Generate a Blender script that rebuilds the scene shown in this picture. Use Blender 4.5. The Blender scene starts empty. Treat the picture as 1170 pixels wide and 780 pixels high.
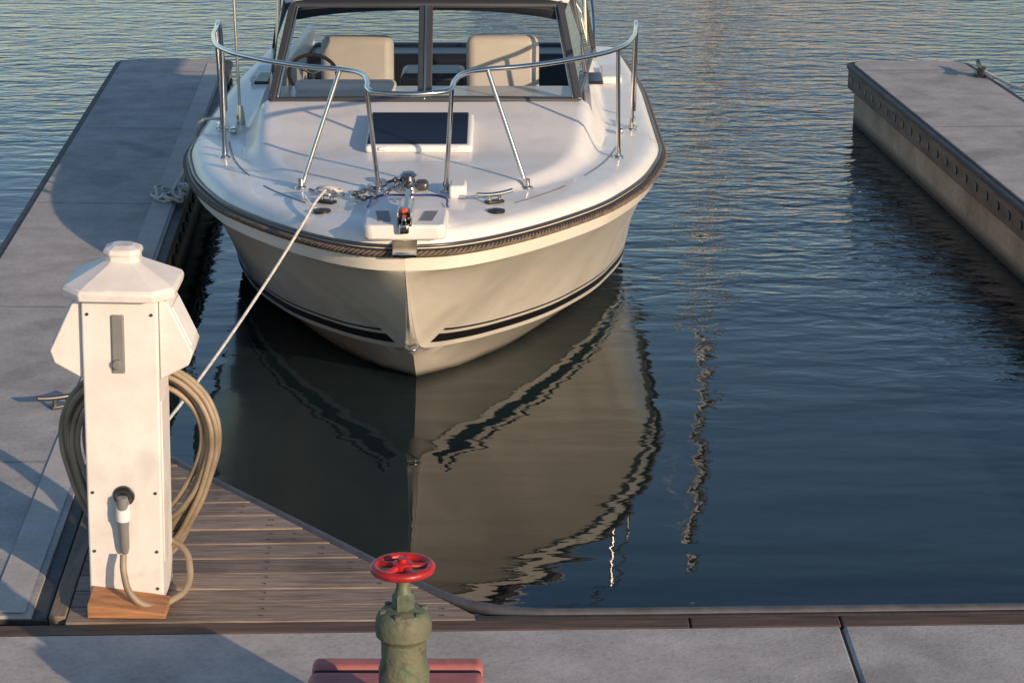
import bpy, math, random
from mathutils import Vector
random.seed(4)
S=bpy.context.scene
S.view_settings.view_transform='Standard'
try: S.view_settings.look='None'
except: pass
S.view_settings.exposure=0
# ------------------------------------------------------------ helpers
def nn(nt,t,x=0,y=0):
    n=nt.nodes.new(t); n.location=(x,y); return n
def mat(name,col,rough=.5,metal=0,var=.0,vscale=4,vstretch=(1,1,1),bump=0,bscale=60,coat=0,spec=.5,col2=None,island=0,detail=6,stain=0,sscale=.9,wl=None,speck=0):
    m=bpy.data.materials.new(name); m.use_nodes=True; nt=m.node_tree; b=nt.nodes['Principled BSDF']
    b.inputs['Roughness'].default_value=rough; b.inputs['Metallic'].default_value=metal
    b.inputs['Coat Weight'].default_value=coat; b.inputs['Specular IOR Level'].default_value=spec
    b.inputs['Base Color'].default_value=(*col,1)
    tc=nn(nt,'ShaderNodeTexCoord'); mp=nn(nt,'ShaderNodeMapping'); mp.inputs['Scale'].default_value=vstretch
    nt.links.new(tc.outputs['Object'],mp.inputs['Vector'])
    if var>0 or col2:
        no=nn(nt,'ShaderNodeTexNoise'); no.inputs['Scale'].default_value=vscale; no.inputs['Detail'].default_value=detail; no.inputs['Roughness'].default_value=.62
        nt.links.new(mp.outputs[0],no.inputs['Vector'])
        r=nn(nt,'ShaderNodeValToRGB'); e=r.color_ramp.elements
        e[0].position=.32; e[1].position=.68
        a=col2 if col2 else tuple(c*(1-var) for c in col)
        e[0].color=(*a,1); e[1].color=(*[min(1,c*(1+var*.4)) for c in col],1)
        nt.links.new(no.outputs['Fac'],r.inputs['Fac'])
        out=r.outputs['Color']
        def scaleby(out,sc,lo,hi,amt,dist=.8,det=8):
            n3=nn(nt,'ShaderNodeTexNoise'); n3.inputs['Scale'].default_value=sc; n3.inputs['Detail'].default_value=det; n3.inputs['Distortion'].default_value=dist
            nt.links.new(tc.outputs['Object'],n3.inputs['Vector'])
            m3=nn(nt,'ShaderNodeMapRange'); m3.interpolation_type='SMOOTHSTEP'
            m3.inputs['From Min'].default_value=lo; m3.inputs['From Max'].default_value=hi; m3.inputs['To Min'].default_value=1; m3.inputs['To Max'].default_value=1-amt
            nt.links.new(n3.outputs['Fac'],m3.inputs['Value'])
            s3=nn(nt,'ShaderNodeVectorMath'); s3.operation='SCALE'; nt.links.new(out,s3.inputs[0]); nt.links.new(m3.outputs[0],s3.inputs['Scale']); return s3.outputs[0]
        if stain>0: out=scaleby(out,sscale,.50,.66,stain)
        if speck>0: out=scaleby(out,55,.42,.70,speck,0,2)
        if island>0:
            g=nn(nt,'ShaderNodeNewGeometry'); mr=nn(nt,'ShaderNodeMapRange')
            mr.inputs['To Min'].default_value=1-island; mr.inputs['To Max'].default_value=1+island
            nt.links.new(g.outputs['Random Per Island'],mr.inputs['Value'])
            mx=nn(nt,'ShaderNodeVectorMath'); mx.operation='SCALE'
            nt.links.new(out,mx.inputs[0]); nt.links.new(mr.outputs[0],mx.inputs['Scale']); out=mx.outputs[0]
        if wl:  # darker below a given height (object z): growth on floats, painted-in shade on hull
            z0,z1,wc=wl
            sp=nn(nt,'ShaderNodeSeparateXYZ'); nt.links.new(tc.outputs['Object'],sp.inputs[0])
            ad=nn(nt,'ShaderNodeMath'); ad.operation='MULTIPLY_ADD'; ad.inputs[1].default_value=-.05; nt.links.new(no.outputs['Fac'],ad.inputs[0]); nt.links.new(sp.outputs['Z'],ad.inputs[2])
            m4=nn(nt,'ShaderNodeMapRange'); m4.inputs['From Min'].default_value=z0-.025; m4.inputs['From Max'].default_value=z1-.025; nt.links.new(ad.outputs[0],m4.inputs['Value'])
            mc=nn(nt,'ShaderNodeMix'); mc.data_type='RGBA'; nt.links.new(m4.outputs[0],mc.inputs[0]); mc.inputs[6].default_value=(*wc,1); nt.links.new(out,mc.inputs[7]); out=mc.outputs[2]
        nt.links.new(out,b.inputs['Base Color'])
        rr=nn(nt,'ShaderNodeMapRange'); rr.inputs['To Min'].default_value=min(1,rough*1.15); rr.inputs['To Max'].default_value=rough*.85
        nt.links.new(no.outputs['Fac'],rr.inputs['Value']); nt.links.new(rr.outputs[0],b.inputs['Roughness'])
    if bump>0:
        n2=nn(nt,'ShaderNodeTexNoise'); n2.inputs['Scale'].default_value=bscale; n2.inputs['Detail'].default_value=5
        nt.links.new(mp.outputs[0],n2.inputs['Vector'])
        bp=nn(nt,'ShaderNodeBump'); bp.inputs['Distance'].default_value=bump; bp.inputs['Strength'].default_value=1
        nt.links.new(n2.outputs['Fac'],bp.inputs['Height']); nt.links.new(bp.outputs[0],b.inputs['Normal'])
    return m
def empty(name,loc=(0,0,0),rz=0):
    e=bpy.data.objects.new(name,None); S.collection.objects.link(e); e.location=loc; e.rotation_euler=(0,0,rz); e.empty_display_size=.2; return e
def fin(o,parent=None,smooth=True,ang=35):
    if smooth and o.type=='MESH':
        for p in o.data.polygons: p.use_smooth=True
        o.data.set_sharp_from_angle(angle=math.radians(ang))
    if parent: o.parent=parent
    return o
def mesh(name,v,f,ms,parent=None,smooth=True,ang=35,mi=None):
    me=bpy.data.meshes.new(name); me.from_pydata([tuple(p) for p in v],[],f)
    if not isinstance(ms,(list,tuple)): ms=[ms]
    for m in ms: me.materials.append(m)
    if mi:
        for p,i in zip(me.polygons,mi): p.material_index=i
    import bmesh
    bm=bmesh.new(); bm.from_mesh(me); bmesh.ops.recalc_face_normals(bm,faces=bm.faces); bm.to_mesh(me); bm.free()
    me.update(); o=bpy.data.objects.new(name,me); S.collection.objects.link(o)
    return fin(o,parent,smooth,ang)
def bevel(o,w,seg=3):
    m=o.modifiers.new('b','BEVEL'); m.width=w; m.segments=seg; m.limit_method='ANGLE'; m.angle_limit=math.radians(30); return o
def box(name,c,s,m,parent=None,bv=.005,rot=(0,0,0),seg=3):
    x,y,z=[a/2 for a in s]
    v=[(-x,-y,-z),(x,-y,-z),(x,y,-z),(-x,y,-z),(-x,-y,z),(x,-y,z),(x,y,z),(-x,y,z)]
    f=[(0,3,2,1),(4,5,6,7),(0,1,5,4),(1,2,6,5),(2,3,7,6),(3,0,4,7)]
    o=mesh(name,v,f,m,parent); o.location=c; o.rotation_euler=rot
    if bv: bevel(o,bv,seg)
    return o
def prism(name,poly,z0,z1,m,parent=None,bv=0):
    n=len(poly); v=[(x,y,z0) for x,y in poly]+[(x,y,z1) for x,y in poly]
    f=[tuple(range(n-1,-1,-1)),tuple(range(n,2*n))]+[(i,(i+1)%n,n+(i+1)%n,n+i) for i in range(n)]
    o=mesh(name,v,f,m,parent)
    if bv: bevel(o,bv,2)
    return o
def tube(name,pts,r,m,parent=None,smooth=True,cyc=False,res=8,bres=3):
    c=bpy.data.curves.new(name,'CURVE'); c.dimensions='3D'; c.bevel_depth=r; c.bevel_resolution=bres; c.use_fill_caps=True; c.resolution_u=res
    sp=c.splines.new('BEZIER' if smooth else 'POLY')
    if smooth:
        sp.bezier_points.add(len(pts)-1)
        for b,p in zip(sp.bezier_points,pts): b.co=p; b.handle_left_type=b.handle_right_type='AUTO'
    else:
        sp.points.add(len(pts)-1)
        for b,p in zip(sp.points,pts): b.co=(*p,1)
    sp.use_cyclic_u=cyc
    c.materials.append(m); o=bpy.data.objects.new(name,c); S.collection.objects.link(o)
    if parent: o.parent=parent
    return o
def lathe(name,prof,c,m,parent=None,n=32,axis='Z',ang=35):
    v=[];f=[]
    for r,z in prof:
        for i in range(n):
            a=2*math.pi*i/n; p=(r*math.cos(a),r*math.sin(a),z)
            if axis=='Y': p=(p[0],z,p[1])
            if axis=='X': p=(z,p[0],p[1])
            v.append(p)
    k=len(prof)
    for j in range(k-1):
        for i in range(n): f.append((j*n+i,j*n+(i+1)%n,(j+1)*n+(i+1)%n,(j+1)*n+i))
    f.append(tuple(range(n))); f.append(tuple((k-1)*n+i for i in range(n)))
    o=mesh(name,v,f,m,parent,ang=ang); o.location=c; return o
def interp(tab):
    xs=[t[0] for t in tab]; ys=[t[1] for t in tab]; n=len(xs)
    h=[xs[i+1]-xs[i] for i in range(n-1)]; d=[(ys[i+1]-ys[i])/h[i] for i in range(n-1)]
    m=[d[0]]+[0 if d[i-1]*d[i]<=0 else 2*d[i-1]*d[i]/(d[i-1]+d[i]) for i in range(1,n-1)]+[d[-1]]
    def F(x):
        if x<=xs[0]: return ys[0]
        if x>=xs[-1]: return ys[-1]
        i=0
        while x>xs[i+1]: i+=1
        t=(x-xs[i])/h[i]
        return ys[i]*(2*t**3-3*t*t+1)+h[i]*m[i]*(t**3-2*t*t+t)+ys[i+1]*(-2*t**3+3*t*t)+h[i]*m[i+1]*(t**3-t*t)
    return F
def sst(a,b,x):
    t=max(0,min(1,(x-a)/(b-a))); return t*t*(3-2*t)
# ------------------------------------------------------------ materials
M_conc=mat('dock_concrete',(.44,.42,.405),.85,var=.24,vscale=4.5,bump=.0015,bscale=70,detail=11,stain=.22,sscale=1.3,speck=.14)
M_conc2=mat('dock_concrete_light',(.53,.50,.47),.85,var=.2,vscale=3,bump=.0015,bscale=70,detail=9,speck=.1)
M_float=mat('float_concrete',(.60,.46,.33),.9,col2=(.34,.25,.18),vscale=2.2,bump=.008,bscale=22,wl=(.02,.10,(.05,.045,.03)),speck=.15)
M_rub=mat('black_rubber',(.04,.038,.038),.6,var=.3,vscale=8,bump=.002,bscale=40)
M_waler=mat('waler_timber',(.25,.18,.13),.75,col2=(.12,.085,.06),vscale=5,vstretch=(3,.4,3),bump=.004,bscale=20)
M_walerx=mat('walkway_timber',(.15,.09,.06),.7,col2=(.06,.04,.028),vscale=6,vstretch=(.4,4,4),bump=.004,bscale=20)
M_plank=mat('weathered_plank',(.34,.262,.205),.75,col2=(.16,.12,.092),vscale=9,vstretch=(.5,7,7),bump=.004,bscale=16,island=.24,stain=.3,sscale=2)
M_hull=mat('hull_gelcoat',(.76,.72,.64),.24,var=.07,vscale=3,coat=.3,stain=.10,sscale=1.5,wl=(-.005,.06,(.035,.03,.022)))  # dark band at the waterline paints in the shade of the hull underside
M_deck=mat('deck_gelcoat',(.79,.775,.755),.35,var=.06,vscale=5,coat=.2,stain=.08,sscale=3)
M_blk=mat('black_plastic',(.012,.012,.014),.35,var=.2,vscale=5)
M_stripe=mat('black_stripe',(.01,.01,.012),.3)
M_navy=mat('hatch_acrylic',(.010,.018,.040),.3,spec=.2,var=.2,vscale=6)
M_steel=mat('stainless_steel',(.64,.61,.57),.16,metal=1,var=.1,vscale=12)
M_alu=mat('dark_aluminium',(.10,.10,.105),.35,metal=.6,var=.1)
M_white=mat('white_plastic',(.78,.765,.745),.4,var=.07,vscale=4)
M_ped=mat('pedestal_paint',(.74,.71,.69),.45,var=.12,vscale=5,bump=.0008,bscale=40,stain=.14,sscale=3)
M_grey=mat('grey_plastic',(.20,.20,.20),.5,var=.15)
M_cord=mat('cord_rubber',(.30,.235,.165),.5,var=.4,vscale=9)
M_rope=mat('white_rope',(.66,.64,.61),.85,var=.35,vscale=60,bump=.004,bscale=120)
M_red=mat('red_paint',(.42,.018,.02),.4,var=.45,vscale=18,bump=.001,bscale=60,coat=.1)
M_boxred=mat('faded_red_plastic',(.42,.14,.13),.6,var=.25,vscale=7,stain=.2,sscale=5,bump=.001,bscale=30)
M_green=mat('valve_green',(.085,.13,.085),.65,col2=(.15,.13,.085),vscale=22,bump=.005,bscale=45,stain=.5,sscale=14)
M_brass=mat('verdigris_stem',(.13,.16,.11),.55,metal=.2,var=.4,vscale=30,bump=.002)
M_wedge=mat('fresh_timber',(.40,.19,.085),.7,var=.4,vscale=9,vstretch=(.6,5,5),bump=.002,bscale=30)
M_seat=mat('seat_vinyl',(.68,.63,.58),.5,var=.08)
M_int=mat('cockpit_lining',(.55,.50,.45),.6,var=.1)
M_canvas=mat('black_canvas',(.02,.02,.022),.8,var=.2,bump=.002,bscale=100)
M_canvasw=mat('white_canvas',(.65,.63,.6),.8,var=.1)
M_blue=mat('blue_trim',(.02,.05,.22),.4)
M_or=mat('orange_plastic',(.6,.08,.02),.4)
M_edge=mat('grey_vinyl_edge',(.09,.09,.10),.5,var=.35,vscale=12)
M_strand=mat('rail_rope_strand',(.17,.13,.10),.7,var=.5,vscale=30)
def glassmat():
    m=bpy.data.materials.new('window_glass'); m.use_nodes=True; nt=m.node_tree; nt.nodes.clear()
    o=nn(nt,'ShaderNodeOutputMaterial'); t=nn(nt,'ShaderNodeBsdfTransparent'); t.inputs[0].default_value=(.86,.87,.86,1)
    g=nn(nt,'ShaderNodeBsdfGlossy'); g.inputs['Roughness'].default_value=.02
    fr=nn(nt,'ShaderNodeFresnel'); fr.inputs[0].default_value=1.5; mx=nn(nt,'ShaderNodeMixShader')
    nt.links.new(fr.outputs[0],mx.inputs[0]); nt.links.new(t.outputs[0],mx.inputs[1]); nt.links.new(g.outputs[0],mx.inputs[2]); nt.links.new(mx.outputs[0],o.inputs[0]); return m
M_glass=glassmat()
M_rail=mat('rub_rail_vinyl',(.05,.045,.04),.5,col2=(.02,.019,.018),vscale=38,bump=.003,bscale=45)
# ------------------------------------------------------------ water
def water():
    m=bpy.data.materials.new('harbour_water'); m.use_nodes=True; nt=m.node_tree; b=nt.nodes['Principled BSDF']; L=nt.links.new
    b.inputs['Base Color'].default_value=(.009,.020,.023,1); b.inputs['Roughness'].default_value=.02; b.inputs['IOR'].default_value=1.34
    g=nn(nt,'ShaderNodeNewGeometry'); sep=nn(nt,'ShaderNodeSeparateXYZ'); L(g.outputs['Position'],sep.inputs[0])
    def noise(sc,st,det,rot=0,rough=.5,dist=0):
        mp=nn(nt,'ShaderNodeMapping'); mp.inputs['Scale'].default_value=st; mp.inputs['Rotation'].default_value=(0,0,rot)
        n=nn(nt,'ShaderNodeTexNoise'); n.inputs['Scale'].default_value=sc; n.inputs['Detail'].default_value=det; n.inputs['Roughness'].default_value=rough; n.inputs['Distortion'].default_value=dist
        L(g.outputs['Position'],mp.inputs[0]); L(mp.outputs[0],n.inputs['Vector']); return n.outputs['Fac']
    def mth(op,a,bv):
        n=nn(nt,'ShaderNodeMath'); n.operation=op
        for i,q in enumerate((a,bv)):
            if isinstance(q,(int,float)): n.inputs[i].default_value=q
            else: L(q,n.inputs[i])
        return n.outputs[0]
    patch=noise(.22,(1,1.6,1),2)
    yy=mth('ADD',sep.outputs['Y'],mth('MULTIPLY',mth('SUBTRACT',patch,.5),8))
    yy=mth('ADD',yy,mth('MULTIPLY',sep.outputs['X'],.8))
    mr=nn(nt,'ShaderNodeMapRange'); mr.interpolation_type='SMOOTHSTEP'; L(yy,mr.inputs['Value'])
    mr.inputs['From Min'].default_value=11; mr.inputs['From Max'].default_value=19; mr.inputs['To Min'].default_value=.04; mr.inputs['To Max'].default_value=1
    mr2=nn(nt,'ShaderNodeMapRange'); mr2.interpolation_type='SMOOTHSTEP'; L(yy,mr2.inputs['Value'])
    mr2.inputs['From Min'].default_value=9; mr2.inputs['From Max'].default_value=19; mr2.inputs['To Min'].default_value=.30; mr2.inputs['To Max'].default_value=1
    fine=mth('MULTIPLY',noise(5.6,(.6,1.2,1),3,rot=.12,dist=.4),.030)
    fine=mth('MULTIPLY',fine,mr.outputs[0])
    mid=mth('MULTIPLY',noise(1.5,(.5,1.6,1),1.5,rot=-.15,dist=.3),.022)
    mid=mth('MULTIPLY',mid,mr2.outputs[0])
    big=mth('MULTIPLY',noise(.5,(.7,1,1),1),.015)
    h=mth('ADD',mth('ADD',fine,mid),big)
    bp=nn(nt,'ShaderNodeBump'); bp.inputs['Strength'].default_value=1; bp.inputs['Distance'].default_value=1
    L(h,bp.inputs['Height']); L(bp.outputs[0],b.inputs['Normal'])
    v=[(-900,-300,0),(900,-300,0),(900,1500,0),(-900,1500,0)]
    mesh('water',v,[(0,1,2,3)],m,smooth=False)
water()
# ------------------------------------------------------------ docks
K=-.0613
def finger(xi,y0,y1,w,parentname):
    P=empty(parentname)
    X=lambda y,o: xi+K*y+o
    s=1 if w>0 else -1; r=.16
    def outline(ins,ylo,yhi):
        a=ins*s; poly=[(X(ylo,a),ylo),(X(ylo,w-a),ylo)]
        for k in range(6):
            t=math.pi/2*k/5; poly.append((X(yhi,w-a)-s*r*(1-math.cos(t)),yhi-ins-r+r*math.sin(t)))
        for k in range(6):
            t=math.pi/2*(1-k/5); poly.append((X(yhi,a)+s*r*(1-math.cos(t)),yhi-ins-r+r*math.sin(t)))
        return poly
    prism('float',outline(.05,y0,y1),-.5,.29,M_float,P)
    prism('waler',outline(.0,y0,y1),.29,.455,M_waler,P,.008)
    prism('rubber_edge',outline(-.012,y0,y1),.455,.49,M_rub,P,.006)
    prism('deck_slab',outline(.045,y0,y1),.49,.502,M_conc,P)
    y=y0+1.6; v=[];f=[]
    while y<y1-.4:
        a=X(y,.05*s);b=X(y,w-.05*s); i=len(v)
        v+=[(a,y,.506),(b,y+.03,.506),(b,y+.040,.506),(a,y+.010,.506)]; f.append((i,i+1,i+2,i+3)); y+=2.4
    mesh('panel_joints',v,f,M_grey,P,smooth=False)
    y=y0+.1; v=[];f=[]
    while y<y1-.25:
        for o,d in ((0,-s),(w,s)):
            cx=X(y,o); i=len(v)
            for k in range(8):
                a=2*math.pi*k/8; v.append((cx+d*.012,y+.045*math.cos(a),.375+.032*math.sin(a)))
            for k in range(8):
                a=2*math.pi*k/8; v.append((cx-d*.012,y+.045*math.cos(a),.375+.032*math.sin(a)))
            f.append(tuple(range(i,i+8)))
            for k in range(8): f.append((i+k,i+(k+1)%8,i+8+(k+1)%8,i+8+k))
        y+=.27
    mesh('waler_bolts',v,f,M_blk,P,smooth=False)
    return P
XL=-1.646-K*7.39
XR=2.86-K*18.8
Lf=finger(XL,7.40,19.3,-.97,'floating_dock')
Rf=finger(XR,7.46,19.2,1.02,'floating_dock')
v=[(XL+K*y+o,y,.507) for y,o in ((7.42,-.20),(7.42,-.07),(19.0,-.07),(19.0,-.20))]
mesh('edge_strip',v,[(0,1,2,3)],M_conc2,Lf,smooth=False)
W=empty('dock_walkway')
E=lambda x:7.405+.03*x
def strip(n,x0,x1,a,b,z0,z1,m,bv=.006): return prism(n,[(x0,E(x0)+a),(x1,E(x1)+a),(x1,E(x1)+b),(x0,E(x0)+b)],z0,z1,m,W,bv)
strip('float',-6,7,-2.2,-.08,-.5,.3,M_float)
strip('deck_slab',-6,1.142,-2.3,-.115,.3,.50,M_conc,.012)
strip('deck_slab_2',1.152,7,-2.3,-.115,.3,.50,M_conc,.012)
strip('joint_fill',1.139,1.155,-2.29,-.12,.3,.488,M_rub,0)
for i,(a,b) in enumerate(((-6,-2.7),(-2.695,.62),(.625,1.15),(1.155,4),(4.005,7))):
    strip('waler_plank_%d'%i,a,b,-.112,-.022,.27,.497,M_walerx,.006)
strip('rubber_edge',-.13,7,-.019,.012,.30,.500,M_rub,.008)
G=empty('gusset_deck')
ex=lambda y: XL+K*y+.016
hx=lambda y: -.124-(y-7.44)/1.24
y=E(-.8)-.005; v=[];f=[]
while y<9.4:
    y2=min(y+.138,9.45)
    poly=[(ex(y)+.065,y-.02),(hx(y)-.03,y+.01),(hx(y2)-.03,y2+.01),(ex(y2)+.065,y2-.02)]
    if poly[2][0]-poly[3][0]<.02: break
    k=len(v); z=.497+random.uniform(-.002,.002)
    v+=[(a,b,.455) for a,b in poly]+[(a,b,z) for a,b in poly]
    f+=[(k+4,k+5,k+6,k+7),(k+0,k+1,k+5,k+4),(k+1,k+2,k+6,k+5),(k+2,k+3,k+7,k+6),(k+3,k,k+4,k+7),(k+3,k+2,k+1,k)]
    y+=.146
pk=mesh('planks',v,f,M_plank,G); bevel(pk,.004,2)
v=[];f=[]
yy=E(-.8)+.06
while yy<9.1:
    for xx in (ex(yy)+.13,ex(yy)+.75,hx(yy)-.12):
        if xx<hx(yy)-.08:
            for dy in(-.03,.03):
                k=len(v); v+=[(xx+.006*math.cos(q*math.pi/3),yy+dy+.006*math.sin(q*math.pi/3),.5005) for q in range(6)]; f.append(tuple(range(k,k+6)))
    yy+=.146
mesh('deck_screws',v,f,M_blk,G,smooth=False)
prism('inner_stringer',[(ex(7.40),7.40),(ex(7.40)+.06,7.40),(ex(9.45)+.06,9.45),(ex(9.45),9.45)],.3,.5,M_waler,G,.004)
prism('frame',[(ex(7.42)+.02,7.43),(hx(7.47)-.06,7.45),(hx(9.38)-.03,9.38),(ex(9.38)+.02,9.4)],-.1,.44,M_blk,G)
ed=[(hx(y)+.0,y,.485) for y in (9.50,9.0,8.5,8.0,7.75)]+[(hx(7.6)+.015,7.60,.485),(hx(7.5)+.06,7.505,.487),(.06,E(.06)+.04,.49),(.3,E(.3)+.026,.492),(.8,E(.8)+.024,.492)]+[(x,E(x)+.024,.492) for x in (1.5,3,5,7)]
tube('edge_fender',ed,.023,M_edge,G)
def cleat(name,loc,rz,m,sc=1,base=None):
    C=empty(name,loc,rz)
    box('base',(0,0,.008*sc),(.10*sc,.05*sc,.016*sc),base or m,C,.004)
    for sx in(-1,1): box('leg',(sx*.03*sc,0,.03*sc),(.018*sc,.02*sc,.04*sc),m,C,.004)
    tube('horn',[(-.11*sc,0,.058*sc),(-.05*sc,0,.05*sc),(.05*sc,0,.05*sc),(.11*sc,0,.058*sc)],.012*sc,m,C)
    return C
cleat('dock_cleat',(-1.55,9.08,.5),1.0,M_alu)
cleat('dock_cleat',(XL+K*13.9-.08,13.9,.503),1.5,M_alu)
cleat('dock_cleat',(XR+K*18.4+.93,18.4,.503),1.5,M_blk,1.6)
cleat('dock_cleat',(-2.03,9.75,.503),.5,M_alu)
# ------------------------------------------------------------ boat
B=empty('motorboat',(-.52,10.74,0))
bg=interp([(0,0),(.02,.14),(.08,.26),(.25,.45),(.7,.78),(1.25,1.07),(2.1,1.32),(2.85,1.42),(4.5,1.42),(6.3,1.34)])
zg=interp([(0,.965),(1,.925),(2.8,.875),(6.3,.86)])
zk=interp([(0,.87),(.15,.72),(.4,.48),(.7,.255),(1.08,0),(1.8,-.32),(3,-.42),(6.3,-.45)])
zc=interp([(0,.872),(.15,.725),(.4,.49),(.7,.275),(1.08,.215),(1.8,.155),(3.5,.085),(6.3,.05)])
xc=interp([(0,0),(.15,.006),(.4,.015),(.62,.03),(.75,.09),(1.08,.33),(1.8,.75),(2.6,1.05),(3.5,1.22),(6.3,1.24)])
st=[0,.006,.02,.05,.09,.14,.2]+[.2+.04*i for i in range(1,30)]+[1.36+.1*i for i in range(1,50)]+[6.3]
V=[];F=[];MI=[]
for s in st:
    b=bg(s); g=zg(s); k=zk(s); c=max(zc(s),k+.002); x=min(xc(s),b*.9); zt=g-.095
    zt=max(zt,c+.002)
    half=[(0,k),(x*.48,k+(c-k)*.36),(x,c)]
    xb=max(b-.045,x)
    xo=x+min(.015,x*.3)
    def top(vv): return (xo+(xb-xo)*vv**1.12, c+(zt-c)*vv)
    half.append((xo,c+.004*min(1,x*5)))
    H_=max(.01,zt-c)
    for hgt in (.032,.080,.098,.110):
        q=top(min(.3,hgt/H_)) if s>.5 else top(hgt/.6*.3); half.append(q)
    for vv in (.35,.45,.55,.65,.75,.85,.93,1): half.append(top(vv))
    half.append((max(b-.012,xb),zt+.006)); half.append((b,g-.03)); half.append((b,g+.03))
    row=[(-p[0],s,p[1]) for p in reversed(half[1:])]+[(p[0],s,p[1]) for p in half]
    NR=len(row); H=len(half); V+=row
for i in range(len(st)-1):
    for j in range(NR-1):
        F.append((i*NR+j,i*NR+j+1,(i+1)*NR+j+1,(i+1)*NR+j))
        q=j-(H-1) if j>=H-1 else (H-2-j)
        mi=0
        if st[i]>.66 and q in(4,6): mi=1
        MI.append(mi)
n=len(st)-1
F.append(tuple(n*NR+j for j in range(NR))); MI.append(0)
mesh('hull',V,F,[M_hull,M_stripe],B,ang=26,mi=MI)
def outl(off,dz,s0=0,s1=6.25,sgn=1,n=60):
    pts=[]
    for i in range(n+1):
        s=s0+(s1-s0)*(i/n)**1.8
        pts.append((sgn*max(0,bg(s)+off),s,zg(s)+dz))
    return pts
R=outl(.006,0); Lh=[(-p[0],p[1],p[2]) for p in reversed(R)]
railpath=Lh[:-1]+[(0,-.012,.965)]+R[1:]
tube('rub_rail',railpath,.023,M_rail,B,smooth=False)
# twisted rope insert lying in the rail
P_=[Vector(p) for p in railpath]; cum=[0]
for a,b in zip(P_[:-1],P_[1:]): cum.append(cum[-1]+(b-a).length)
def along(d):
    lo,hi=0,len(cum)-1
    while hi-lo>1:
        mid=(lo+hi)//2
        if cum[mid]<=d: lo=mid
        else: hi=mid
    t=(d-cum[lo])/max(1e-6,cum[hi]-cum[lo]); p=P_[lo].lerp(P_[hi],t); tg=(P_[hi]-P_[lo]).normalized(); return p,tg
for ph in (0,2.094,4.189):
    pts=[]; d=0.
    while d<cum[-1]:
        p,tg=along(d); nrm=tg.cross(Vector((0,0,1))).normalized(); a=2*math.pi*d/.085+ph
        p=p+nrm*.019
        pts.append(p+nrm*.010*math.cos(a)+Vector((0,0,1))*.010*math.sin(a)); d+=.0125
    tube('rail_rope',[tuple(q) for q in pts],.0075,M_strand,B,smooth=False,bres=1)
R=outl(.0,.036); Lh=[(-p[0],p[1],p[2]) for p in reversed(R)]
tube('rub_rail_steel_edge',Lh[:-1]+[(0,-.006,1.001)]+R[1:],.009,M_alu,B,smooth=False)
xt=interp([(.7,.30),(.95,.52),(1.2,.72),(1.6,.90),(2.1,1.02),(2.7,1.08),(3.2,1.11),(6.3,1.12)])
ht=interp([(.75,0),(1.05,.03),(1.3,.042),(1.75,.06),(2.4,.165),(2.75,.215),(3.4,.23),(6.3,.16)])
def dz(s,x):
    b=max(.02,bg(s)-.11); u=min(1,abs(x)/b)
    return zg(s)+.105+.035*(1-u*u)+ht(s)*(1-sst(xt(s)-.13,xt(s)+.0,abs(x)))
sd=[0,.01,.025,.05,.09,.14]+[.14+.05*i for i in range(1,53)]
sd=[s for s in sd if s<2.74]+[2.74]
NU=40; V=[];F=[]
for s in sd:
    b=bg(s); half=[]
    bi=max(b-.11,b*.25)
    for u in range(NU+1):
        x=bi*u/NU; half.append((x,dz(s,x)))
    ed=zg(s)+.105
    half+= [(b-(b-bi)*.55,ed-.006),(b-(b-bi)*.25,ed-.03),(b-min(.008,b*.05),zg(s)+.03)]
    row=[(-p[0],s,p[1]) for p in reversed(half[1:])]+[(p[0],s,p[1]) for p in half]
    NR=len(row); V+=row
for i in range(len(sd)-1):
    for j in range(NR-1): F.append((i*NR+j,i*NR+j+1,(i+1)*NR+j+1,(i+1)*NR+j))
mesh('foredeck',V,F,M_deck,B,ang=40)
for sg in (-1,1):
    V=[];F=[]; sa=[2.74+.12*i for i in range(30)]+[6.28]
    for s in sa:
        b=bg(s); xi=1.0; bi=b-.11
        pts=[(b-.008,zg(s)+.03),(b-.03,zg(s)+.078),(b-.06,zg(s)+.1)]
        for u in range(17):
            x=bi+(xi-bi)*u/16; pts.append((x,dz(s,x)))
        pts+=[(xi-.03,dz(s,xi)-.01),(xi-.04,dz(s,xi)-.04),(xi-.04,.4)]
        NR=len(pts); V+=[(sg*p[0],s,p[1]) for p in pts]
    for i in range(len(sa)-1):
        for j in range(NR-1): F.append((i*NR+j,i*NR+j+1,(i+1)*NR+j+1,(i+1)*NR+j))
    mesh('side_deck',V,F,M_deck,B,ang=50)
box('cockpit_floor',(0,4.5,.42),(1.96,3.5,.05),M_int,B)
box('transom_coaming',(0,6.2,.80),(2.2,.2,.42),M_deck,B,.04)
box('dash',(0,3.0,1.06),(1.9,.56,.30),M_deck,B,.04)
box('dash_panel',(-.5,3.10,1.235),(.62,.12,.07),M_white,B,.03)
for sg in(-1,1):
    pts=[(sg*(bg(s)-.24),s,dz(s,bg(s)-.24)+.001) for s in [.6+.1*i for i in range(21)]]
    tube('deck_groove',pts[1:7],.004,M_grey,B); tube('deck_groove',pts[9:],.004,M_grey,B)
# hatch
za=dz(1.74,0)+.005; zb=dz(2.30,0)+.010; ang=math.atan2(zb-za,.56)
hc=(0.0,2.02,(za+zb)/2+.015)
box('hatch_frame',hc,(.600,.58,.045),M_white,B,.02,(ang,0,0),4)
box('hatch_lens',(-.010,2.03-.028*math.sin(ang),hc[2]+.026),(.560,.53,.014),M_navy,B,.05,(ang,0,0),5)
for x in(-.2,.2): box('hatch_hinge',(x,1.735,za+.022),(.05,.03,.02),M_white,B,.005)
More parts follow.
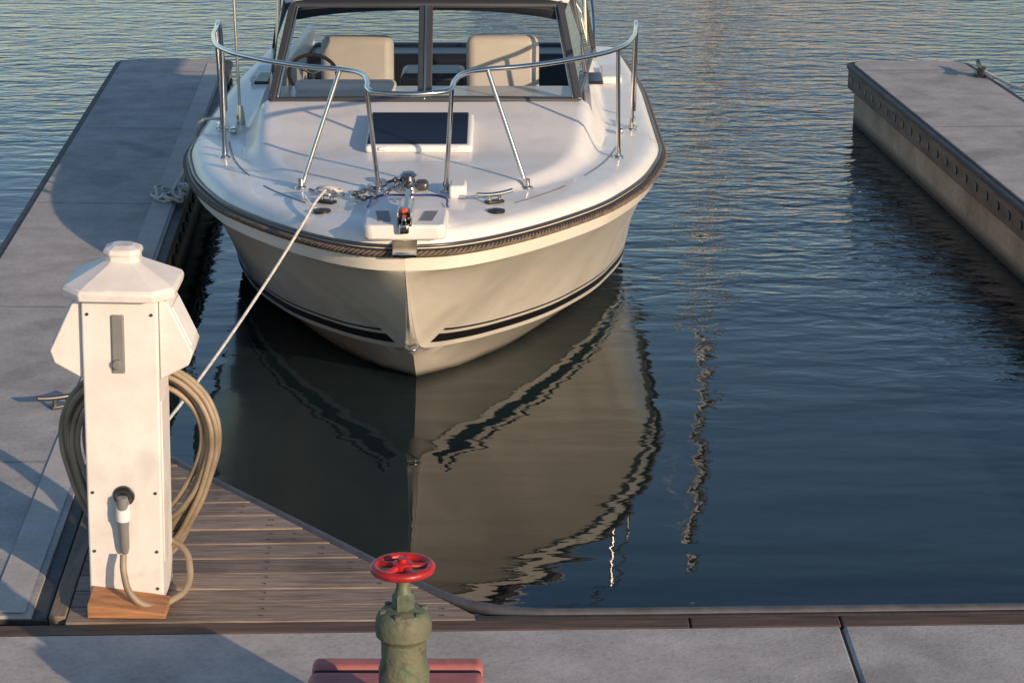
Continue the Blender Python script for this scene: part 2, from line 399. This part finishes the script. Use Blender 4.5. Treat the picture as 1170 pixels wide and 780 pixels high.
# anchor pulpit
Z0=1.085
pl=[(-.2,-.02),(-.17,-.045),(.17,-.045),(.2,-.02),(.205,.3),(.15,.56),(-.15,.56),(-.205,.3)]
prism('anchor_platform',pl,Z0-.045,Z0+.03,M_white,B,.014)
for sg in(-1,1):
    prism('platform_slot',[(sg*.07,.04),(sg*.13,.04),(sg*.155,.25),(sg*.09,.25)],Z0+.03,Z0+.034,M_grey,B)
    box('roller_cheek',(sg*.032,.12,Z0+.06),(.008,.34,.07),M_steel,B,.003)
lathe('roller',[(.0,-.026),(.03,-.026),(.02,0),(.03,.026),(0,.026)],(0,0,Z0+.055),M_blk,B,axis='X')
box('anchor_shank',(0,.16,Z0+.075),(.022,.5,.03),M_steel,B,.004,(.08,0,0))
box('anchor_shackle',(0,-.06,Z0+.02),(.05,.05,.05),M_steel,B,.012)
box('anchor_fluke',(0,-.03,Z0-.085),(.12,.12,.02),M_steel,B,.005,(.5,0,0))
box('safety_tag',(0,.01,Z0+.09),(.03,.025,.025),M_or,B,.006)
tube('platform_trim',[(-.2,.33,Z0+.035),(-.15,.575,Z0+.035),(0,.59,Z0+.035),(.15,.575,Z0+.035),(.2,.33,Z0+.035)],.006,M_blue,B)
lathe('windlass',[(0,0),(.06,0),(.06,.03),(.035,.045),(.035,.075),(.05,.085),(.03,.1),(0,.1)],(-.02,.86,dz(.86,0)),M_steel,B)
box('windlass_motor',(.05,.87,dz(.86,0)+.03),(.07,.09,.05),M_alu,B,.02)
def chain(name,path,parent):
    pts=[Vector(p) for p in path]; k=0
    for a,b in zip(pts[:-1],pts[1:]):
        n=max(1,int((b-a).length/.032))
        for i in range(n):
            c=a+(b-a)*(i+.5)/n; d=(b-a).normalized(); sd=d.cross(Vector((0,0,1))).normalized() if k%2 else Vector((0,0,1)); k+=1
            ring=[c+d*.02*math.cos(t)+sd*.011*math.sin(t) for t in [2*math.pi*q/8 for q in range(8)]]
            tube(name,ring,.0045,M_alu,parent,cyc=True,res=2)
zd=dz(.7,0)+.02
chain('chain',[(0,.36,Z0+.07),(0,.6,Z0+.05),(-.02,.8,zd+.06),(-.10,.92,zd+.03),(-.2,.86,zd),(-.30,.72,zd),(-.25,.62,zd),(-.14,.70,zd),(-.06,.78,zd+.05)],B)
box('deck_box',(.24,.80,dz(.8,.24)+.03),(.09,.16,.07),M_white,B,.015)
for sg in(-1,1):
    c=cleat('bow_cleat',(sg*.43,.66,dz(.66,.43)+.002),sg*.5,M_steel,.95,M_blk); c.parent=B
    lathe('fairlead',[(0,0),(.045,0),(.045,.012),(0,.02)],(sg*.44,.47,dz(.5,.44)),M_blk,B,n=20)
    c=cleat('spring_cleat',(sg*1.27,3.05,dz(3.05,1.27)+.002),1.57,M_steel,.9); c.parent=B
def railside(sg): return [(sg*x,s,z) for x,s,z in ((1.285,3.42,1.02),(1.29,3.40,1.40),(1.285,3.28,1.58),(1.265,2.95,1.61),(1.23,2.55,1.62),(1.12,2.05,1.635),(.88,1.62,1.65),(.58,1.33,1.655),(.38,1.2,1.66),(.27,1.05,1.665),(.225,.85,1.66),(.205,.66,1.65))]
top=railside(-1)+[(-.17,.60,1.648),(.17,.60,1.648)]+list(reversed(railside(1)))
tube('bow_rail_top',top,.0145,M_steel,B,res=10)
for sg in(-1,1):
    for (fx,fs),(tx,ts,tz) in (((.175,.86),(.215,.66,1.65)),((.60,1.07),(.39,1.205,1.66)),((1.13,2.10),(1.12,2.05,1.635)),((1.25,3.0),(1.262,2.92,1.61))):
        fz=dz(fs,fx)
        tube('stanchion',[(sg*fx,fs,fz),(sg*tx,ts,tz)],.0125,M_steel,B,smooth=False)
        lathe('stanchion_base',[(0,0),(.034,0),(.03,.01),(.017,.014),(.016,.05),(0,.05)],(sg*fx,fs,fz),M_steel,B,n=20)
# windshield
ZB=1.235; SB=2.72; ZT=1.735; SBT=3.12
bl=.915; tl=.81
A=[(-bl,SB,ZB-.02),(0,SB-.07,ZB),(bl,SB,ZB-.02)]; T=[(-tl,SBT,ZT-.01),(0,SBT-.05,ZT),(tl,SBT,ZT-.01)]
tube('windshield_base',A,.022,M_alu,B); tube('windshield_header',T,.02,M_alu,B)
def bar(n,a,b,w,d,m):
    a=Vector(a);b=Vector(b); o=box(n,(a+b)/2,(w,d,(b-a).length),m,B,.006); o.rotation_mode='QUATERNION'; o.rotation_quaternion=(b-a).to_track_quat('Z','Y'); return o
bar('centre_pillar',A[1],T[1],.085,.03,M_alu)
bar('centre_pillar_seam',Vector(A[1])+Vector((0,-.02,0)),Vector(T[1])+Vector((0,-.02,0)),.012,.02,M_steel)
for sg in(-1,1):
    bar('corner_post',(sg*bl,SB,ZB-.02),(sg*tl,SBT,ZT-.01),.045,.04,M_alu)
    bar('corner_post_chrome',(sg*(bl-.035),SB-.01,ZB),(sg*(tl-.03),SBT-.01,ZT-.01),.012,.02,M_steel)
    mesh('windshield_glass',[(sg*.04,SB-.07,ZB),(sg*bl,SB,ZB),(sg*tl,SBT,ZT),(sg*.04,SBT-.05,ZT)],[(0,1,2,3)],M_glass,B,smooth=False)
    a=(sg*bl,SB,ZB);b=(sg*1.06,4.3,ZB+.03);c=(sg*.98,4.15,ZT-.06);d=(sg*tl,SBT,ZT)
    mesh('side_glass',[a,b,c,d],[(0,1,2,3)],M_glass,B,smooth=False)
    for p,q in ((a,b),(b,c),(c,d)): tube('side_window_frame',[p,q],.016,M_alu,B,smooth=False)
    m1=(sg*.985,3.45,ZB+.01); m2=(sg*.90,3.62,ZT-.02); tube('side_window_frame',[m1,m2],.016,M_alu,B,smooth=False)
V=[];F=[];rows=[(SBT-.035,ZT-.035,.83),(SBT-.03,ZT+.02,.84),(SBT+.03,ZT+.065,.86),(3.5,ZT+.13,.93),(3.9,ZT+.18,.98),(5.0,ZT+.2,1.0)]
for s,z,w in rows:
    for j in range(13):
        u=-1+j/6; V.append((u*w,s,z-.05*abs(u)**3-.015*(u*u)))
mi=[]
for i in range(len(rows)-1):
    for j in range(12): F.append((i*13+j,i*13+j+1,(i+1)*13+j+1,(i+1)*13+j)); mi.append(0 if i<2 else 1)
o=mesh('canvas_top',V,F,[M_canvas,M_canvasw],B,mi=mi)
sm=o.modifiers.new('s','SOLIDIFY'); sm.thickness=.012
for sg in(-1,1):
    tube('canvas_bow',[(sg*1.07,4.3,1.2),(sg*1.05,4.95,1.6),(sg*.99,5.0,ZT+.1)],.013,M_steel,B)
    tube('canvas_bow',[(sg*1.0,3.9,1.3),(sg*.98,3.95,ZT+.1)],.013,M_steel,B)
for sg,cx in ((-1,-.48),(1,.46)):
    box('seat_back',(cx,3.9,1.16),(.47,.13,.52),M_seat,B,.06,(-.12,0,0),5)
    box('seat_base',(cx,3.65,.82),(.47,.5,.16),M_seat,B,.05)
    box('seat_pedestal',(cx,3.7,.58),(.3,.3,.32),M_blk,B,.03)
box('aft_bench',(0,5.75,.78),(1.9,.45,.5),M_blk,B,.05)
box('bulkhead_locker',(0,4.15,.85),(.42,.4,.62),M_blk,B,.04)
box('aft_cushion',(0,5.95,.97),(1.9,.16,.16),M_blk,B,.05)
ring=[(-.72+.15*math.cos(t),3.32-.06*math.sin(t),1.27+.13*math.sin(t)) for t in [2*math.pi*q/16 for q in range(16)]]
tube('steering_wheel',ring,.012,mat('wheel_wood',(.25,.13,.06),.4),B,cyc=True)
for t in(.5,2.6,4.7): tube('wheel_spoke',[(-.72,3.32,1.27),(-.72+.15*math.cos(t),3.32-.06*math.sin(t),1.27+.13*math.sin(t))],.008,M_steel,B,smooth=False)
tube('antenna',[(-1.16,3.15,1.0),(-1.2,3.2,2.6)],.009,M_steel,B,smooth=False)
lathe('antenna_base',[(0,0),(.03,0),(.03,.03),(.018,.12),(0,.12)],(-1.16,3.15,dz(3.15,1.16)),M_steel,B)
for sg in(-1,1):
    box('nav_light',(sg*1.17,2.86,dz(2.86,1.17)+.02),(.05,.08,.035),M_steel,B,.015)
    box('vent_slot',(sg*1.045,3.5,dz(3.5,1.0)+.004),(.09,.34,.02),M_blk,B,.008)
    box('air_vent',(sg*1.20,4.9,dz(4.9,1.19)+.02),(.14,.5,.05),M_white,B,.02)
tube('bow_eye',[(-.02,.62,.34),(-.02,.56,.31),(.02,.56,.31),(.02,.62,.34)],.007,M_steel,B)
# ------------------------------------------------------------ ropes
def rope(name,pts,r=.010,par=None): return tube(name,pts,r,M_rope,par,res=12)
MR=empty('mooring_rope')
rope('line',[(-.95,11.40,1.14),(-1.0,11.22,1.10),(-1.04,11.1,1.04),(-1.24,10.45,.79),(-1.44,9.65,.60),(-1.54,9.12,.545)],.0075,MR)
rope('cleat_turns',[(-.95,11.40,1.13),(-.88,11.46,1.12),(-.99,11.42,1.14),(-.90,11.36,1.14),(-1.0,11.44,1.13),(-.93,11.34,1.12)],.0075,MR)
MR2=empty('mooring_rope')
cx,cy=XL+K*13.9-.08,13.9
rope('line',[(-1.79,13.8,1.04),(-1.93,13.9,1.0),(-1.99,14.0,.8),(cx,cy,.56)],.010,MR2)
pts=[]
for i in range(60):
    a=i*.55; r=.06+.09*random.random(); pts.append((cx-.02+r*math.cos(a)*.8,cy+.05+r*1.5*math.sin(a),.515+.05*random.random()))
rope('heap',pts,.010,MR2)
MR3=empty('mooring_rope')
cx,cy=XR+K*18.4+.93,18.4
rope('line',[(cx,cy,.56),(cx+.1,cy-.2,.52),(cx+.2,cy-.5,.5),(cx+.5,cy-1.2,.55)],.013,MR3)
# ------------------------------------------------------------ utility pedestal
PD=empty('utility_pedestal',(-1.374,7.64,.5),.015); PD.rotation_euler=(0,.022,.015)
box('shaft',(0,0,.575),(.262,.25,1.15),M_ped,PD,.008)
def octo(h,c): return [(-h+c,-h),(h-c,-h),(h,-h+c),(h,h-c),(h-c,h),(-h+c,h),(-h,h-c),(-h,-h+c)]
V=[];F=[];lv=[(.150,.05,1.125),(.190,.065,1.130),(.194,.067,1.155),(.187,.063,1.168),(.068,.028,1.232),(.060,.025,1.237),(.060,.025,1.256),(.066,.028,1.262),(.062,.026,1.278),(.035,.014,1.290)]
for h,c,z in lv: V+=[(x,y,z) for x,y in octo(h,c)]
for i in range(len(lv)-1):
    for j in range(8): F.append((i*8+j,i*8+(j+1)%8,(i+1)*8+(j+1)%8,(i+1)*8+j))
F.append(tuple(range(8))); F.append(tuple((len(lv)-1)*8+j for j in range(8)))
bevel(mesh('cap',V,F,M_ped,PD,ang=15),.004,2)
for sg in(-1,1):
    x0=.1325; P=[(x0,1.12),(x0+.03,1.11),(x0+.115,.93),(x0+.10,.885),(x0,.83)]
    V=[(sg*x,-.105,z) for x,z in P]+[(sg*x,.105,z) for x,z in P]; n=5
    F=[tuple(range(n)),tuple(range(n,2*n))]+[(i,(i+1)%n,n+(i+1)%n,n+i) for i in range(n)]
    bevel(mesh('socket_hood',V,F,M_ped,PD,ang=15),.006,2)
    box('hood_door',(sg*(x0+.075),0,1.02),(.006,.17,.15),M_white,PD,.004,(0,-sg*math.atan2(.085,.18),0))
    box('side_screw_panel',(sg*.1325,0,.45),(.006,.19,.6),M_ped,PD,.003)
box('front_latch',(-.006,-.128,.965),(.045,.012,.21),M_grey,PD,.02)
lathe('latch_ring',[(0,0),(.018,0),(.018,-.01),(0,-.012)],(-.006,-.135,.895),M_grey,PD,axis='Y',n=20)
for x,z in((-.11,1.07),(.11,1.07),(-.11,.06),(.11,.06),(-.11,.2),(.11,.2),(.11,.42),(-.11,.42)):
    lathe('screw',[(0,0),(.006,0),(.005,-.004),(0,-.004)],(x,-.126,z),M_alu,PD,axis='Y',n=10)
lathe('power_socket',[(0,0),(.033,0),(.033,-.012),(.026,-.02),(.022,-.03),(0,-.03)],(.0,-.126,.41),M_blk,PD,axis='Y')
tube('socket_ring',[(.034*math.cos(t),-.13,.41+.034*math.sin(t)) for t in [2*math.pi*q/12 for q in range(12)]],.004,M_alu,PD,cyc=True)
pl=lathe('power_plug',[(0,.07),(.018,.07),(.022,.05),(.022,-.02),(.018,-.05),(.017,-.13),(.012,-.15),(0,-.15)],(0,-.160,.35),M_grey,PD,n=24); pl.rotation_euler=(.12,0,0)
lathe('plug_collar',[(0,.03),(.024,.03),(.026,.0),(.024,-.03),(0,-.03)],(0,-.160,.36),M_white,PD,n=24)
tube('power_cord',[(0,-.18,.21),(.003,-.20,.15),(.035,-.225,.07),(.10,-.20,.022),(.165,-.12,.018),(.205,-.04,.035),(.205,.03,.09),(.18,.08,.13),(.135,.10,.155)],.012,M_cord,PD)
V=[(-.12,-.26,0),(.155,-.26,0),(.155,-.126,0),(-.12,-.126,0),(-.12,-.26,.050),(.155,-.26,.018),(.155,-.126,.035),(-.12,-.126,.07)]
bevel(mesh('wedge_block',V,[(0,3,2,1),(4,5,6,7),(0,1,5,4),(1,2,6,5),(2,3,7,6),(3,0,4,7)],M_wedge,PD),.004,2)
pts=[]; N=11
rnd=[random.uniform(0,1) for _ in range(N+2)]; rx=[random.uniform(-.022,.022) for _ in range(N+2)]
def rl(L,t):
    i=int(t); f=t-i; f=f*f*(3-2*f); return L[i]*(1-f)+L[i+1]*f
for k in range(N*16+1):
    a=2*math.pi*k/16; t=k/16
    rr=.205+.085*rl(rnd,t); sag=1.0+ (.75 if math.cos(a)<0 else .0)*(-math.cos(a))*(.35+rl(rnd,(t*1.7)%N))
    pts.append((.005+rr*1.0*math.sin(a)+rl(rx,t), .165+.055*rl(rnd,(t*2.3)%N)+.01*math.sin(a*3), .52+rr*.95*math.cos(a)*sag))
tube('hose_coil',pts,.0105,M_cord,PD,res=6)
box('hose_hook',(0,.18,.70),(.05,.13,.03),M_grey,PD,.008)
# ------------------------------------------------------------ fire valve standpipe
FV=empty('fire_hydrant_valve',(-.296,5.73,.5))
lathe('riser_pipe',[(.10,0),(.10,.02),(.05,.02),(.05,.40),(.075,.40),(.075,.43),(.06,.45),(.07,.50),(.07,.54)],(0,0,0),M_green,FV)
lathe('valve_body',[(.05,.40),(.062,.47),(.070,.52),(.070,.57),(.062,.60),(.062,.655),(.068,.665),(.076,.672),(.078,.70),(.074,.725),(.062,.740),(.045,.746),(.040,.748)],(0,0,0),M_green,FV,n=36,ang=30)
lathe('packing_nut',[(.030,.745),(.030,.785),(.020,.797),(.014,.80)],(0,0,0),M_brass,FV,n=6,ang=20)
lathe('stem',[(.024,.74),(.022,.80),(.018,.81),(.018,.85),(.022,.856),(.010,.87)],(0,0,0),M_brass,FV,n=16)
for k in range(6):
    a=k*math.pi/3+.3; lathe('bonnet_bolt',[(0,0),(.010,0),(.010,.014),(0,.016)],(.058*math.cos(a),.058*math.sin(a),.734),M_brass,FV,n=6,ang=20)
lathe('hose_outlet',[(.04,0),(.04,-.11),(.05,-.11),(.05,-.14),(.03,-.15)],(0,-.03,.50),M_brass,FV,axis='Y')
ring=[(.077*math.cos(t),.077*math.sin(t),.866) for t in [2*math.pi*q/24 for q in range(24)]]
tube('handwheel_rim',ring,.0125,M_red,FV,cyc=True)
for k in range(5):
    a=k*2*math.pi/5+.2; tube('handwheel_spoke',[(.01*math.cos(a),.01*math.sin(a),.872),(.045*math.cos(a),.045*math.sin(a),.866),(.074*math.cos(a),.074*math.sin(a),.866)],.0095,M_red,FV)
lathe('handwheel_hub',[(.024,.853),(.027,.863),(.027,.880),(.014,.884),(.014,.893),(0,.894)],(0,0,0),M_red,FV,n=20)
HB=empty('fire_hose_box',(-.335,6.0,.5))
box('front_shell',(0,-.06,.205),(.51,.25,.41),M_boxred,HB,.025,seg=5)
box('gasket',(0,.076,.203),(.49,.02,.40),M_blk,HB,.01)
box('rear_shell',(0,.125,.205),(.50,.075,.41),M_boxred,HB,.022,seg=5)
# ------------------------------------------------------------ distant sailboat (its mast is mirrored in the water)
SB_=empty('sailboat',(3.75,44,0))
V=[];F=[]; ns=16
hb=interp([(0,0),(.8,.8),(2.5,1.5),(5,1.75),(9,1.2)])
for i in range(ns+1):
    s=9*i/ns; b=hb(s); 
    for x,z in ((-b,1.1),(-b*.9,.4),(-b*.5,-.2),(0,-.5),(b*.5,-.2),(b*.9,.4),(b,1.1)): V.append((s-4.5,x,z))
for i in range(ns):
    for j in range(6): F.append((i*7+j,i*7+j+1,(i+1)*7+j+1,(i+1)*7+j))
    F.append((i*7,(i+1)*7,(i+1)*7+6,i*7+6))
F.append(tuple(ns*7+j for j in range(7)))
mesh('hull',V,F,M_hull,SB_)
box('cabin',(0.2,0,1.3),(3.6,1.7,.45),M_deck,SB_,.12)
lathe('mast',[(0,0),(.08,0),(.06,13.2),(0,13.2)],(0,0,1.2),M_white,SB_,n=16)
tube('mast_track',[(.14,0,1.3),(.12,0,14.3)],.08,M_blk,SB_,smooth=False)
tube('boom',[(0,0,2.2),(3.8,0,2.2)],.06,M_white,SB_,smooth=False)
tube('furled_sail',[(0.1,0,2.35),(2,0,2.38),(3.7,0,2.3)],.13,M_blue,SB_)
for a in ((-4.4,0,1.1),(4.3,0,1.1),(0,1.6,1.1),(0,-1.6,1.1)): tube('stay',[a,(0,0,13.5)],.012,M_steel,SB_,smooth=False)
# ------------------------------------------------------------ light, sky, camera
el,az=15,140
w=bpy.data.worlds.new('World'); S.world=w; w.use_nodes=True; nt=w.node_tree
sky=nt.nodes.new('ShaderNodeTexSky'); sky.sky_type='NISHITA'; sky.sun_disc=False
sky.sun_elevation=math.radians(el); sky.sun_rotation=math.radians(az); sky.air_density=1.0; sky.dust_density=.5; sky.ozone_density=2.3
nt.links.new(sky.outputs[0],nt.nodes['Background'].inputs[0]); nt.nodes['Background'].inputs[1].default_value=.15
sl=bpy.data.lights.new('sun','SUN'); sl.energy=4.8; sl.angle=math.radians(.5); sl.color=(1,.735,.485)
so=bpy.data.objects.new('sun',sl); S.collection.objects.link(so)
d=Vector((math.sin(math.radians(az))*math.cos(math.radians(el)),math.cos(math.radians(az))*math.cos(math.radians(el)),math.sin(math.radians(el))))
so.rotation_mode='QUATERNION'; so.rotation_quaternion=d.to_track_quat('Z','Y'); so.location=d*30
cam=bpy.data.cameras.new('camera'); co=bpy.data.objects.new('camera',cam); S.collection.objects.link(co)
co.location=(0,0,3.7); co.rotation_euler=(math.radians(90-16.5),0,0); cam.lens=80; cam.sensor_width=36; cam.clip_end=3000; cam.clip_start=.1
S.camera=co
